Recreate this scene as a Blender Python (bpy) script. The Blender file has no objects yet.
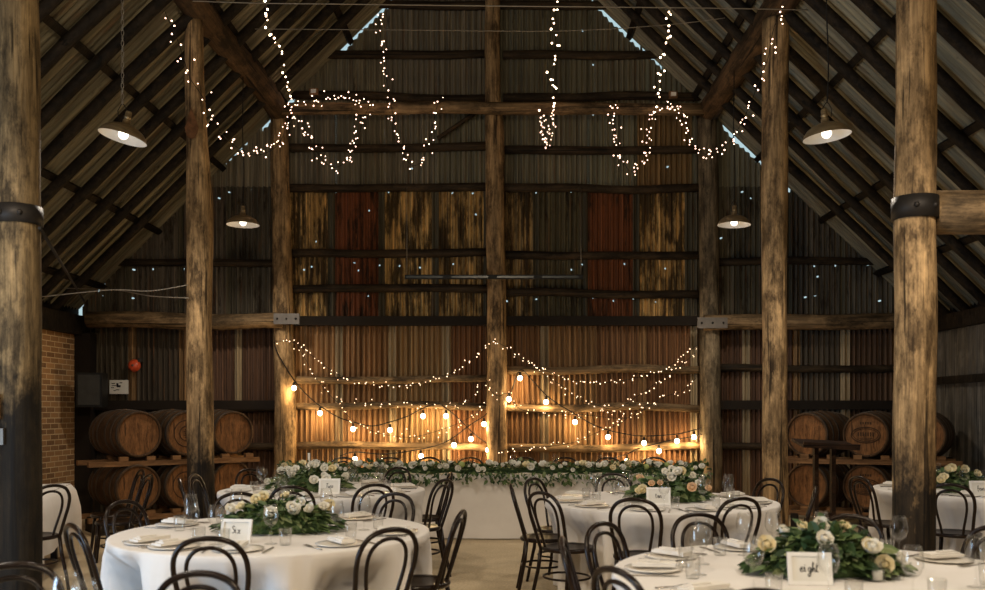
import bpy, math, random
from math import sin, cos, pi, radians as R
from mathutils import Vector, Matrix, noise
random.seed(7)
S = bpy.context.scene
COL = S.collection
F, VX, VY, H = 900.0, 508.0, 411.0, 1.5          # focal length in px, vanishing point, eye height

def P(px, py, d):
    return Vector(((px-VX)*d/F, d, H+(VY-py)*d/F))
def XP(px, d): return (px-VX)*d/F
def ZP(py, d): return H+(VY-py)*d/F

# ------------------------------------------------------------------ mesh builder
class MB:
    def __init__(s): s.v=[]; s.f=[]; s.sm=[]
    def add(s, vs, fs, smooth=False, M=None):
        o=len(s.v)
        for q in vs:
            q=Vector(q)
            s.v.append(M@q if M else q)
        for f in fs: s.f.append([i+o for i in f]); s.sm.append(smooth)
        return s
    def box(s, c, size, M=None, rz=0):
        x,y,z=[k/2 for k in size]; c=Vector(c)
        rot=Matrix.Rotation(rz,3,'Z')
        vs=[c+rot@Vector((sx*x,sy*y,sz*z)) for sx in(-1,1) for sy in(-1,1) for sz in(-1,1)]
        fs=[(0,1,3,2),(4,6,7,5),(0,4,5,1),(2,3,7,6),(0,2,6,4),(1,5,7,3)]
        return s.add(vs,fs,False,M)
    def tube(s, pts, r, n=8, M=None, caps=True, closed=False, flat=(1,1)):
        pts=[Vector(p) for p in pts]; N=len(pts)
        rs=r if isinstance(r,(list,tuple)) else [r]*N
        vs=[]; up=None
        for i,p in enumerate(pts):
            if closed: t=pts[(i+1)%N]-pts[i-1]
            else: t=pts[min(i+1,N-1)]-pts[max(i-1,0)]
            t.normalize()
            if up is None:
                up=Vector((0,0,1)) if abs(t.z)<.9 else Vector((0,1,0))
            a=t.cross(up)
            if a.length<1e-5: a=t.cross(Vector((1,0,0)))
            a.normalize(); b=a.cross(t).normalized(); up=b
            for k in range(n):
                an=2*pi*k/n
                vs.append(p+a*(rs[i]*cos(an)*flat[0])+b*(rs[i]*sin(an)*flat[1]))
        fs=[]
        for i in range(N if closed else N-1):
            j=(i+1)%N
            for k in range(n):
                l=(k+1)%n
                fs.append((i*n+k,i*n+l,j*n+l,j*n+k))
        if caps and not closed:
            fs.append(tuple(range(n-1,-1,-1))); fs.append(tuple((N-1)*n+k for k in range(n)))
        return s.add(vs,fs,True,M)
    def lathe(s, prof, n=20, M=None, smooth=True):
        vs=[];fs=[];m=len(prof)
        for k in range(n):
            a=2*pi*k/n
            for r,z in prof: vs.append((r*cos(a),r*sin(a),z))
        for k in range(n):
            l=(k+1)%n
            for i in range(m-1):
                fs.append((k*m+i,l*m+i,l*m+i+1,k*m+i+1))
        return s.add(vs,fs,smooth,M)
    def ball(s, c, r, n=10, sq=1.0):
        prof=[(max(1e-4,r*sin(pi*i/(n//2))), -r*sq*cos(pi*i/(n//2))) for i in range(n//2+1)]
        return s.lathe(prof,n,Matrix.Translation(c))
    def mesh(s, name, mat):
        me=bpy.data.meshes.new(name)
        me.from_pydata([tuple(v) for v in s.v],[],s.f)
        me.polygons.foreach_set('use_smooth', s.sm)
        if mat: me.materials.append(mat)
        me.update()
        return me
    def build(s, name, mat, parent=None, loc=None, rz=0):
        o=bpy.data.objects.new(name, s.mesh(name,mat)); COL.objects.link(o)
        if parent: o.parent=parent
        if loc is not None: o.location=loc
        o.rotation_euler.z=rz
        return o

def tag(o,label,cat,group=None,kind=None):
    if label: o['label']=label
    if cat: o['category']=cat
    if group: o['group']=group
    if kind: o['kind']=kind
    return o
def empty(name,loc,rz=0,label=None,cat=None,group=None,kind=None):
    o=bpy.data.objects.new(name,None); COL.objects.link(o)
    o.location=loc; o.rotation_euler.z=rz; o.empty_display_size=.1
    return tag(o,label,cat,group,kind)
def child_copy(src,parent):
    c=src.copy(); COL.objects.link(c); c.parent=parent; return c
def inst(name,me,parent=None,loc=(0,0,0),rz=0,sc=1):
    o=bpy.data.objects.new(name,me); COL.objects.link(o); o.location=loc; o.rotation_euler.z=rz
    o.scale=(sc,sc,sc)
    if parent: o.parent=parent
    return o
def smooth_path(pts,k=6):
    pts=[Vector(p) for p in pts]; out=[]
    for i in range(len(pts)-1):
        p0=pts[max(i-1,0)];p1=pts[i];p2=pts[i+1];p3=pts[min(i+2,len(pts)-1)]
        for j in range(k):
            t=j/k
            out.append(.5*((2*p1)+(p2-p0)*t+(2*p0-5*p1+4*p2-p3)*t*t+(3*p1-p0-3*p2+p3)*t**3))
    out.append(pts[-1]); return out

# ------------------------------------------------------------------ materials
class NT:
    def __init__(s,name):
        s.m=bpy.data.materials.new(name); s.m.use_nodes=True
        s.t=s.m.node_tree; s.b=s.t.nodes['Principled BSDF']; s.out=s.t.nodes['Material Output']
    def n(s,ty,**kw):
        q=s.t.nodes.new(ty)
        for k,v in kw.items():
            if k in q.inputs.keys(): q.inputs[k].default_value=v
            else: setattr(q,k,v)
        return q
    def l(s,a,b): s.t.links.new(a,b)
    def coord(s,scale=(1,1,1),kind='Object'):
        tc=s.n('ShaderNodeTexCoord'); mp=s.n('ShaderNodeMapping'); mp.inputs['Scale'].default_value=scale
        s.l(tc.outputs[kind],mp.inputs[0]); return mp.outputs[0]
    def noise(s,scale=(1,1,1),sc=1.0,det=4,rough=.6):
        q=s.n('ShaderNodeTexNoise'); q.inputs['Scale'].default_value=sc; q.inputs['Detail'].default_value=det
        q.inputs['Roughness'].default_value=rough
        s.l(s.coord(scale),q.inputs['Vector']); return q.outputs['Fac']
    def ramp(s,fac,stops):
        q=s.n('ShaderNodeValToRGB'); e=q.color_ramp.elements
        while len(e)<len(stops): e.new(.5)
        for i,(p,c) in enumerate(stops):
            e[i].position=p; e[i].color=(*c,1) if len(c)==3 else c
        s.l(fac,q.inputs[0]); return q.outputs[0]
    def mix(s,fac,a,b,mode='MIX'):
        q=s.n('ShaderNodeMix',data_type='RGBA',blend_type=mode)
        for sock,val in ((q.inputs[0],fac),(q.inputs[6],a),(q.inputs[7],b)):
            if hasattr(val,'is_output'): s.l(val,sock)
            else: sock.default_value=val if isinstance(val,(int,float)) else (*val,1)
        return q.outputs[2]
    def math(s,op,a,b=0.0,c=None):
        q=s.n('ShaderNodeMath',operation=op)
        for i,v in enumerate((a,b,c)):
            if v is None: continue
            if hasattr(v,'is_output'): s.l(v,q.inputs[i])
            else: q.inputs[i].default_value=v
        return q.outputs[0]
    def bump(s,h,strength=.3,dist=.02):
        q=s.n('ShaderNodeBump'); q.inputs['Strength'].default_value=strength; q.inputs['Distance'].default_value=dist
        s.l(h,q.inputs['Height']); s.l(q.outputs[0],s.b.inputs['Normal'])
    def base(s,c): 
        if hasattr(c,'is_output'): s.l(c,s.b.inputs['Base Color'])
        else: s.b.inputs['Base Color'].default_value=(*c,1)
        return s
    def p(s,rough=.5,metal=0,**kw):
        if rough>.45: s.b.inputs['Specular IOR Level'].default_value=.2
        s.b.inputs['Roughness'].default_value=rough; s.b.inputs['Metallic'].default_value=metal
        for k,v in kw.items(): s.b.inputs[k].default_value=v
        return s.m

def plain(name,c,rough=.5,metal=0,var=.15,sc=8):
    t=NT(name)
    f=t.noise((1,1,1),sc,3)
    d=tuple(k*(1-var) for k in c); e=tuple(min(1,k*(1+var)) for k in c)
    t.base(t.ramp(f,[(.3,d),(.7,e)])); return t.p(rough,metal)

def wood(name,dark,light,scale=(7,7,.9),stain_shade=None,rough=.75,blot=.5):
    t=NT(name)
    g=t.noise(scale,2.0,8,.65)
    c=t.ramp(g,[(.28,dark),(.52,tuple((a*.45+b*.55) for a,b in zip(dark,light))),(.75,light)])
    b=t.noise(tuple(2.6 if k>1 else 1.1 for k in scale),1.6,7,.75)
    c=t.mix(t.ramp(b,[(.46,(0,0,0)),(.60,(min(1,blot*1.5),)*3)]),c,tuple(k*.8 for k in dark))
    b2=t.noise(tuple(3.4 if k>1 else 1.6 for k in scale),1.3,5,.7)
    c=t.mix(t.ramp(b2,[(.52,(0,0,0)),(.66,(.6,)*3)]),c,tuple(min(1,k*1.25) for k in light))
    sc3=tuple(k*5 if k>1 else k*1.2 for k in scale)
    fine=t.noise(sc3,1.6,4,.7); c=t.mix(1.0,c,t.ramp(fine,[(.3,(.55,)*3),(.7,(1.25,)*3)]),'MULTIPLY')
    crack=t.noise(tuple(k*3 if k>1 else k*.8 for k in scale),1.0,3)
    c=t.mix(t.ramp(crack,[(.60,(0,0,0)),(.66,(.85,)*3)]),c,tuple(k*.3 for k in dark))
    if stain_shade is not None:  # blackens the lower post: dark stain plus painted shade, ragged edge
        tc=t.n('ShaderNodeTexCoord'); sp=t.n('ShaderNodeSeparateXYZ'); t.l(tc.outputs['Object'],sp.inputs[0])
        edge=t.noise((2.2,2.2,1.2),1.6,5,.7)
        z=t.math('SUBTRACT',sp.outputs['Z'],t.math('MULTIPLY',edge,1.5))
        k=t.ramp(t.math('ADD',z,1.0-stain_shade+.75),[(.78,(.93,)*3),(1.0,(0,0,0))])
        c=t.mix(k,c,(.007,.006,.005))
    t.base(c); t.bump(t.math('ADD',g,t.math('MULTIPLY',crack,.6)),.55,.02)
    return t.p(rough)

M={}
M['post']=wood('weathered_post_wood',(.036,.019,.008),(.68,.44,.21))
M['post_stain_shade']=wood('stained_shaded_post_wood',(.036,.019,.008),(.68,.44,.21),stain_shade=1.15)  # foot darkened in colour, part black stain, part missing light
M['post_dark']=wood('dark_shaded_post_wood',(.016,.011,.006),(.36,.25,.125),stain_shade=1.75)  # lower half darkened in colour, shade painted on as this post stands unlit
M['post_grey']=wood('grey_post_wood',(.035,.026,.015),(.33,.25,.15))
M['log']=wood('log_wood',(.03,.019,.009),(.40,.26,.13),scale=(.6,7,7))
M['logy']=wood('plate_log_wood',(.018,.012,.006),(.17,.10,.048),scale=(7,.6,7))
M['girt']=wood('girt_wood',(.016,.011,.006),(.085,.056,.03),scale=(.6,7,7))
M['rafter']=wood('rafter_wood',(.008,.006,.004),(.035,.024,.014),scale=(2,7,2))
M['darkboard']=plain('dark_board',(.018,.013,.009),.8)
M['iron']=plain('black_iron',(.035,.030,.026),.55,.6)
M['steel_plate']=plain('grey_steel_plate',(.16,.14,.12),.5,.7)
M['plank']=wood('rack_plank_wood',(.10,.05,.022),(.32,.17,.075),scale=(1,7,7),blot=.2)
M['black']=plain('black_plastic',(.015,.015,.014),.5)
M['grille']=plain('speaker_grille',(.05,.05,.046),.7)
M['lectern']=wood('lectern_dark_wood',(.012,.006,.003),(.05,.024,.012),scale=(.8,7,7))
M['red']=plain('red_enamel',(.75,.10,.035),.35,0,.08)
M['paper']=plain('white_paper',(.78,.76,.70),.7,0,.03)
M['ink']=plain('black_ink',(.015,.015,.02),.7)
M['frame']=plain('white_frame_paint',(.86,.84,.80),.4,0,.03)
M['candle']=plain('candle_wax',(.85,.82,.74),.5,0,.03)
M['plate']=plain('cream_ceramic',(.80,.75,.67),.25,0,.03)
M['napkin']=plain('napkin_linen',(.78,.74,.68),.85,0,.05)
M['cutlery']=plain('cutlery_steel',(.42,.38,.33),.25,.9)
M['cable']=plain('black_cable',(.012,.011,.010),.6)
M['wire']=plain('thin_grey_wire',(.30,.26,.20),.5,.5)
M['chain']=plain('steel_chain',(.42,.38,.32),.4,.8)
M['head']=wood('barrel_head_oak',(.09,.04,.015),(.26,.12,.045),scale=(9,9,1.2),blot=.2)
M['stave']=wood('barrel_stave_oak',(.030,.016,.008),(.11,.06,.028),scale=(9,9,1.0),blot=.3)
M['stamp']=plain('burnt_stamp',(.045,.024,.012),.8)
M['hoop']=plain('barrel_hoop_iron',(.06,.05,.04),.5,.6)

def brass():
    t=NT('aged_brass_shade'); f=t.noise((1,1,6),9,4)
    t.base(t.ramp(f,[(.3,(.26,.18,.09)),(.7,(.50,.37,.20))])); return t.p(.38,.6)
M['brass']=brass()
M['enamel']=plain('white_enamel',(.9,.88,.84),.5,0,.02)
def emit(name,c,s):
    t=NT(name); t.base(c); t.b.inputs['Emission Color'].default_value=(*c,1); t.b.inputs['Emission Strength'].default_value=s
    return t.p(.4)
M['lampbulb']=emit('pendant_bulb_glow',(1,.88,.70),3.2)
M['festoon']=emit('festoon_bulb_glow',(1,.78,.48),9)
M['fairy']=emit('fairy_bulb_glow',(1,.64,.46),7)
M['fairylow']=emit('fairy_bulb_low_glow',(1,.70,.44),4.0)
M['fairyhi']=emit('fairy_bulb_bright_glow',(1,.70,.45),13)

def glass():
    t=NT('clear_glass')
    tr=t.n('ShaderNodeBsdfTransparent'); tr.inputs[0].default_value=(.99,.99,.985,1)
    gl=t.n('ShaderNodeBsdfGlossy'); gl.inputs['Roughness'].default_value=.04
    lw=t.n('ShaderNodeLayerWeight'); lw.inputs[0].default_value=.28
    f=t.math('MULTIPLY',t.math('POWER',lw.outputs['Facing'],1.6),.55); f=t.math('ADD',f,.03)
    mx=t.n('ShaderNodeMixShader'); t.l(f,mx.inputs[0]); t.l(tr.outputs[0],mx.inputs[1]); t.l(gl.outputs[0],mx.inputs[2])
    t.l(mx.outputs[0],t.out.inputs[0]); return t.m
M['glass']=glass()
def chairwood():
    t=NT('dark_bentwood'); g=t.noise((3,3,10),6,4)
    t.base(t.ramp(g,[(.3,(.005,.0025,.0012)),(.7,(.020,.009,.004))])); return t.p(.28,0,**{'Specular IOR Level':.28})
M['chair']=chairwood()
def cloth():
    t=NT('ivory_table_linen')
    w=t.noise((160,160,160),1.0,2); big=t.noise((1.5,1.5,1.5),2,3)
    t.base(t.ramp(big,[(.3,(.73,.69,.65)),(.7,(.81,.775,.735))])); t.bump(w,.12,.002)
    return t.p(.85)
M['cloth']=cloth()
def leafmat():
    t=NT('green_leaves'); g=t.n('ShaderNodeNewGeometry')
    t.base(t.ramp(g.outputs['Random Per Island'],[(0,(.022,.044,.018)),(.4,(.055,.10,.035)),(.75,(.14,.20,.075)),(1,(.28,.31,.15))]))
    return t.p(.5)
M['leaf']=leafmat()
def petal(name,c):
    t=NT(name); g=t.n('ShaderNodeNewGeometry')
    t.base(t.ramp(g.outputs['Random Per Island'],[(0,tuple(k*.86 for k in c)),(1,c)])); return t.p(.7)
M['white_petal']=petal('white_petals',(.90,.87,.78)); M['cream_petal']=petal('cream_petals',(.88,.78,.52)); M['peach_petal']=petal('peach_petals',(.85,.62,.40))
M['green_bud']=petal('green_buds',(.40,.46,.16))
def floormat():
    t=NT('concrete_floor')
    a=t.noise((1,1,1),1.2,6,.7); b=t.noise((1,1,1),45,3,.7); c=t.noise((1,.4,1),3,4)
    k=t.ramp(a,[(.3,(.58,.46,.29)),(.7,(.74,.60,.40))])
    k=t.mix(t.ramp(b,[(.35,(.6,)*3),(.65,(0,0,0))]),k,(.36,.27,.16))
    k=t.mix(t.ramp(c,[(.5,(0,0,0)),(.75,(.3,)*3)]),k,(.75,.62,.42))
    t.base(k); t.bump(b,.25,.004); return t.p(.62)
M['floor']=floormat()
def brick():
    t=NT('red_brown_brick')
    tc=t.n('ShaderNodeTexCoord'); sp=t.n('ShaderNodeSeparateXYZ'); t.l(tc.outputs['Object'],sp.inputs[0])
    cb=t.n('ShaderNodeCombineXYZ'); t.l(sp.outputs['Y'],cb.inputs['X']); t.l(sp.outputs['Z'],cb.inputs['Y'])
    br=t.n('ShaderNodeTexBrick'); t.l(cb.outputs[0],br.inputs['Vector'])
    br.inputs['Scale'].default_value=1.0; br.inputs['Brick Width'].default_value=.22; br.inputs['Row Height'].default_value=.074
    br.inputs['Mortar Size'].default_value=.007; br.inputs['Mortar Smooth'].default_value=.2
    br.inputs['Color1'].default_value=(.55,.29,.12,1); br.inputs['Color2'].default_value=(.22,.11,.05,1); br.inputs['Mortar'].default_value=(.78,.57,.33,1)
    n=t.noise((1,1,1),14,4)
    t.base(t.mix(t.ramp(n,[(.4,(0,0,0)),(.7,(.4,)*3)]),br.outputs['Color'],(.42,.26,.13)))
    t.bump(t.math('SUBTRACT',1.0,br.outputs['Fac']),.6,.012); return t.p(.85)
M['brick']=brick()
def iron_sheet(name='weathered_corrugated_iron',holes=True,roof=False):
    t=NT(name)
    oi=t.n('ShaderNodeObjectInfo')
    col=oi.outputs['Color']
    st=(9,9,.22) if not roof else (.22,9,.22)
    s1=t.noise(st,1.5,5,.75)
    c=t.mix(1.0,col,t.ramp(s1,[(.33,(.42,.40,.38)),(.5,(.95,)*3),(.66,(1.5,1.45,1.38))]),'MULTIPLY')
    s2=t.noise((3.2,3.2,.8) if not roof else (.8,3.2,.8),1.5,6,.75)
    # per sheet amount of dark rust comes with the object's alpha
    th=t.math('SUBTRACT',t.math('ADD',s2,t.math('MULTIPLY',oi.outputs['Alpha'],.36)),.36)
    c=t.mix(t.ramp(th,[(.33,(0,0,0)),(.44,(.9,)*3)]),c,(.030,.020,.012))
    s3=t.noise((14,14,1.2) if not roof else (1.2,14,1.2),1.2,4,.6)
    c=t.mix(t.ramp(s3,[(.56,(0,0,0)),(.72,(.5,)*3)]),c,(.20,.085,.032))
    t.base(c); t.p(.62,.25)
    if holes:
        tc=t.n('ShaderNodeTexCoord'); sp=t.n('ShaderNodeSeparateXYZ'); t.l(tc.outputs['Object'],sp.inputs[0])
        cb=t.n('ShaderNodeCombineXYZ'); t.l(sp.outputs['X'],cb.inputs['X']); t.l(sp.outputs['Z'],cb.inputs['Y'])
        vo=t.n('ShaderNodeTexVoronoi',voronoi_dimensions='2D'); vo.inputs['Scale'].default_value=6.5; t.l(cb.outputs[0],vo.inputs['Vector'])
        near=t.math('LESS_THAN',vo.outputs['Distance'],.085)
        sc=t.n('ShaderNodeSeparateColor'); t.l(vo.outputs['Color'],sc.inputs[0])
        tot=None
        for zz,w in HOLE_Z:
            d=t.math('ABSOLUTE',t.math('SUBTRACT',sp.outputs['Z'],zz)); k=t.math('LESS_THAN',d,w)
            tot=k if tot is None else t.math('MAXIMUM',tot,k)
        odd=t.math('GREATER_THAN',sc.outputs[0],t.math('SUBTRACT',.985,t.math('MULTIPLY',tot,.40)))
        fac=t.math('MULTIPLY',near,odd)
        up=t.math('GREATER_THAN',sp.outputs['Z'],2.9); fac=t.math('MULTIPLY',fac,up)
        tr=t.n('ShaderNodeBsdfTransparent'); mx=t.n('ShaderNodeMixShader')
        t.l(fac,mx.inputs[0]); t.l(t.b.outputs[0],mx.inputs[1]); t.l(tr.outputs[0],mx.inputs[2]); t.l(mx.outputs[0],t.out.inputs[0])
    return t.m
DW=13.0
zw=lambda py: ZP(py,DW)
HOLE_Z=[(zw(194),.07),(zw(267),.06),(zw(299),.05)]
M['sheet']=iron_sheet()
M['roof']=iron_sheet('roof_corrugated_iron',False,True)
M['slab']=wood('grey_slab_boards',(.07,.062,.05),(.20,.175,.14),scale=(7,7,.5),blot=.3)

# ------------------------------------------------------------------ room shell
XL,XR,Y0=-6.15,5.95,-4.0
X0,ZR,SL,SR=-.26,8.87,.991,.957
def roofz(x): return ZR-(X0-x)*SL if x<X0 else ZR-(x-X0)*SR
def struct(o): o['kind']='structure'; return o
b=MB(); b.box(((XL+XR)/2,(Y0+DW)/2,-.06),(XR-XL+1,DW-Y0+1,.12)); struct(b.build('floor',M['floor']))

# back wall : iron sheets
wb=struct(empty('wall_back',(0,DW,0)))
def sheet(x0,x1,z0,z1,gap,y,name='corrugated_sheet'):
    pit=.076; n=max(6,int((x1-x0)/pit*8)); vs=[];fs=[]; ph=random.random()
    for i in range(n+1):
        x=x0+(x1-x0)*i/n; yy=.030*sin(2*pi*(x/pit))
        top=min(z1,roofz(x)-(gap(x) if gap else 0)); bot=min(z0,top-.01)
        vs+=[(x,yy,bot),(x,yy,top)]
    for i in range(n): fs.append((2*i,2*i+2,2*i+3,2*i+1))
    m=MB(); m.add(vs,fs,True); return m
def gapf(x):
    pxx=VX+x*F/DW
    g=-.03+.04*max(0,noise.noise((x*3,1.3,0)))
    for a,bb,w in ((335,392,.10),(262,300,.085),(225,248,.03),(592,640,.11),(642,662,.08),(722,790,.10),(70,84,.02),(98,106,.04)):
        if a<pxx<bb: g=max(g,w*(.75+.5*noise.noise((x*5,0,0))))
    return g
rows=[(0,zw(318),'low'),(zw(320),zw(187),'mid'),(zw(188),zw(99),'up'),(zw(100),9.2,'top')]
LOWC=[(.30,.18,.085),(.24,.125,.058),(.34,.215,.10),(.22,.105,.048),(.29,.165,.08)]
MIDC={}
random.seed(11)
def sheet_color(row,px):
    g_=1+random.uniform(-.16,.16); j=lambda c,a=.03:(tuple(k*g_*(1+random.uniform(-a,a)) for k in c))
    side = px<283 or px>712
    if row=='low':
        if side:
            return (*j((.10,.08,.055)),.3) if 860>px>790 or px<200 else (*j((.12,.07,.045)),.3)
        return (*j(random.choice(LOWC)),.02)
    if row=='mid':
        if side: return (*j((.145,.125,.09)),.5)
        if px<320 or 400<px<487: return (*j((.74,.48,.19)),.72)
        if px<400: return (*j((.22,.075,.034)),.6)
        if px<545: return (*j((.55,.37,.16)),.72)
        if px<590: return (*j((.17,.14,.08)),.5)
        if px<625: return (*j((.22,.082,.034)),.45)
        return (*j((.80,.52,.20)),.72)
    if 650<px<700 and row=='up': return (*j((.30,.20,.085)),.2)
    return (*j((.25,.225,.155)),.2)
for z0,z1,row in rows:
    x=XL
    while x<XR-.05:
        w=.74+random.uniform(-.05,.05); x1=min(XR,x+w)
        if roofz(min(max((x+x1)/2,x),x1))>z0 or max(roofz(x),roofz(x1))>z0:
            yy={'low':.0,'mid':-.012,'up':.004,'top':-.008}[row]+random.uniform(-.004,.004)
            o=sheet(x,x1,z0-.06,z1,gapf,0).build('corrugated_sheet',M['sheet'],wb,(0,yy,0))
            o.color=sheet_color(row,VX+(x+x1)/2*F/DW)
            # narrow pale lap strip where two sheets overlap
            if row in('low','mid') and x>XL+.1:
                sw=.12 if row=='low' else .10
                o2=sheet(x-sw/2,x+sw/2,z0-.05,z1,gapf,0).build('lap_strip',M['sheet'],wb,(0,yy-.016,0))
                o2.color=(.36,.28,.17,.0) if row=='low' else (.12,.105,.07,.2)
                if row=='low' and random.random()<.35: o2.color=(.28,.17,.08,.05)
        x=x1
# girts (horizontal poles on the wall)
def pole(a,bb,r,mat,name,parent=None,flat=(1,1),rough=.12,bend=.03,seg=.25,n=10):
    a,bb=Vector(a),Vector(bb); L=(bb-a).length; k=max(3,int(L/seg)); pts=[];rs=[]; sd=random.uniform(0,99)
    for i in range(k+1):
        t=i/k; p=a.lerp(bb,t)
        p=p+Vector((0 if abs(bb.x-a.x)>1 else 1,0,1 if abs(bb.z-a.z)<L*.7 else 0))*bend*noise.noise((t*L*.8,sd,0))
        pts.append(p); rs.append(r*(1+rough*noise.noise((t*L*1.7,sd+9,0))))
    m=MB(); m.tube(pts,rs,n,flat=flat); return m.build(name,mat,parent)
GD=12.92
def girt(px0,px1,py0,py1,r,mat='girt',d=GD):
    o=pole((XP(px0,d),d-DW,ZP(py0,d)),(XP(px1,d),d-DW,ZP(py1,d)),r,M[mat],'girt',wb,bend=.045); return o
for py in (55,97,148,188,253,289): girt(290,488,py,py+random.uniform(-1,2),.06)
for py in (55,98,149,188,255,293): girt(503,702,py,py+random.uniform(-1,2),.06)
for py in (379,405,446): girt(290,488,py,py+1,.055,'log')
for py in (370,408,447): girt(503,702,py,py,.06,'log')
for py in (262,407,447): girt(84,275,py,py+1,.055,'girt')
for py in (262,368,406,447): girt(718,905,py,py,.055,'girt')
girt(330,660,5,5,.06)
for a,c in ((288,490),(503,703)):
    m=MB(); d=12.9; m.box(((XP(a,d)+XP(c,d))/2,d-DW,ZP(321,d)),(XP(c,d)-XP(a,d),.12,.13)); m.build('girt',M['darkboard'],wb)
for a,c in ((80,276),(718,915)):
    m=MB(); d=12.9; m.box(((XP(a,d)+XP(c,d))/2,d-DW,ZP(405,d)),(XP(c,d)-XP(a,d),.10,.13)); m.build('girt',M['darkboard'],wb)
m=MB(); m.box((XL+.12,-.15,1.3),(.22,.2,2.62)); m.build('corner_stud',M['darkboard'],wb)

# left brick wall with a doorway behind the frame, right slab wall, front wall
wl=struct(empty('wall_left',(XL,0,0)))
m=MB(); DY0,DY1,DZ=.4,3.4,2.35
m.box((-.12,(DY1+DW)/2,1.29),(.24,DW-DY1,2.58)); m.box((-.12,(Y0+DY0)/2,1.29),(.24,DY0-Y0,2.58)); m.box((-.12,(DY0+DY1)/2,(DZ+2.58)/2),(.24,DY1-DY0,2.58-DZ))
m.build('brickwork',M['brick'],wl)
m=MB(); m.box((0,(Y0+DW)/2,2.715),(.24,DW-Y0,.27)); m.build('wall_plate',M['rafter'],wl)
m=MB(); m.box((-.1,(Y0+DW)/2,2.92),(.1,DW-Y0,.20)); m.build('closure_board',M['darkboard'],wl)
wr=struct(empty('wall_right',(XR,0,0)))
m=MB(); vs=[];fs=[]; n=int((DW-Y0)/.05); random.seed(3)
for i in range(n+1):
    y=Y0+(DW-Y0)*i/n; dx=-.022 if i%4<2 else 0.0
    vs+=[(dx,y,0),(dx,y,2.6)]
for i in range(n): fs.append((2*i,2*i+1,2*i+3,2*i+2))
m.add(vs,fs); m.box((.09,(Y0+DW)/2,1.3),(.1,DW-Y0,2.6)); m.build('slab_boards',M['slab'],wr)
m=MB(); m.box((0,(Y0+DW)/2,2.69),(.24,DW-Y0,.2)); m.build('wall_plate',M['rafter'],wr)
m=MB()
yy=Y0
for g0,g1 in ((10.95,11.2),(11.75,12.05),(DW,DW)):
    m.box((.08,(yy+g0)/2,2.90),(.08,g0-yy,.24)); yy=g1
m.build('closure_board',M['darkboard'],wr)
m=MB(); m.box((-.06,(5+DW)/2,ZP(381,12.4)),(.09,DW-5,.10)); m.build('wall_rail',M['rafter'],wr)
m=MB(); m.add([(XL-.3,Y0,0),(XR+.3,Y0,0),(XR+.3,Y0,2.8),(X0,Y0,8.9),(XL-.3,Y0,2.8)],[(0,1,2,3,4)]); struct(m.build('wall_front',M['darkboard']))

# roof
def roof(side):
    root=struct(empty('ceiling_left' if side<0 else 'ceiling_right',(X0,0,ZR)))
    sl=SL if side<0 else SR; xe=(XL-.35-X0) if side<0 else (XR+.35-X0)
    nv=Vector((sl*side*-1*-1,0,1)).normalized() if side>0 else Vector((-sl,0,1)).normalized()
    pit=.09; y=Y0
    while y<DW:
        y1=min(DW+.02,y+.81)
        n=int((y1-y)/pit*6); vs=[];fs=[]
        for i in range(n+1):
            yv=y+(y1-y)*i/n; h=.026*sin(2*pi*yv/pit)
            for t in (0,1): vs.append((xe*t+nv.x*h, yv, -abs(xe)*t*sl+h*nv.z))
        for i in range(n): fs.append((2*i,2*i+1,2*i+3,2*i+2) if side<0 else (2*i,2*i+2,2*i+3,2*i+1))
        m=MB(); m.add(vs,fs,True); o=m.build('roof_sheet',M['roof'],root)
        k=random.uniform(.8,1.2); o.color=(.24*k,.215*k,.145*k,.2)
        y=y1
    # purlins along the depth, then rafters down the slope
    for q in (.06,1.1,2.04,2.96,3.88,4.80,5.6):
        x=q*side; z=-q*sl
        a=Vector((x,Y0,z))-nv*.045; c=Vector((x,DW-.02,z))-nv*.045
        m=MB(); d=Vector((side*1,0,-sl)).normalized()*.04; nn=nv*.03
        vs=[a-d-nn,a+d-nn,a+d+nn,a-d+nn,c-d-nn,c+d-nn,c+d+nn,c-d+nn]
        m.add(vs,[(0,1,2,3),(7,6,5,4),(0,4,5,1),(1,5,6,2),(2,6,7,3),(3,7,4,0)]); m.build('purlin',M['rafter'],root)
    yv=8.33-.54*7
    while yv<12.6:
        o0=-nv*.135
        a=Vector((0.0,yv,0))+o0; c=Vector((xe*.985,yv,-abs(xe)*.985*sl))+o0
        k=14; pts=[]; sd=random.uniform(0,50)
        for i in range(k+1):
            p=a.lerp(c,i/k); p.y+=.05*noise.noise((i*.5,sd,0)); pts.append(p)
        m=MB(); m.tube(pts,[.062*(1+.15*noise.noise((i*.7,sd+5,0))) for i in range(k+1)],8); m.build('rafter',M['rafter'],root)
        yv+=.54
roof(-1); roof(1)

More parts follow.
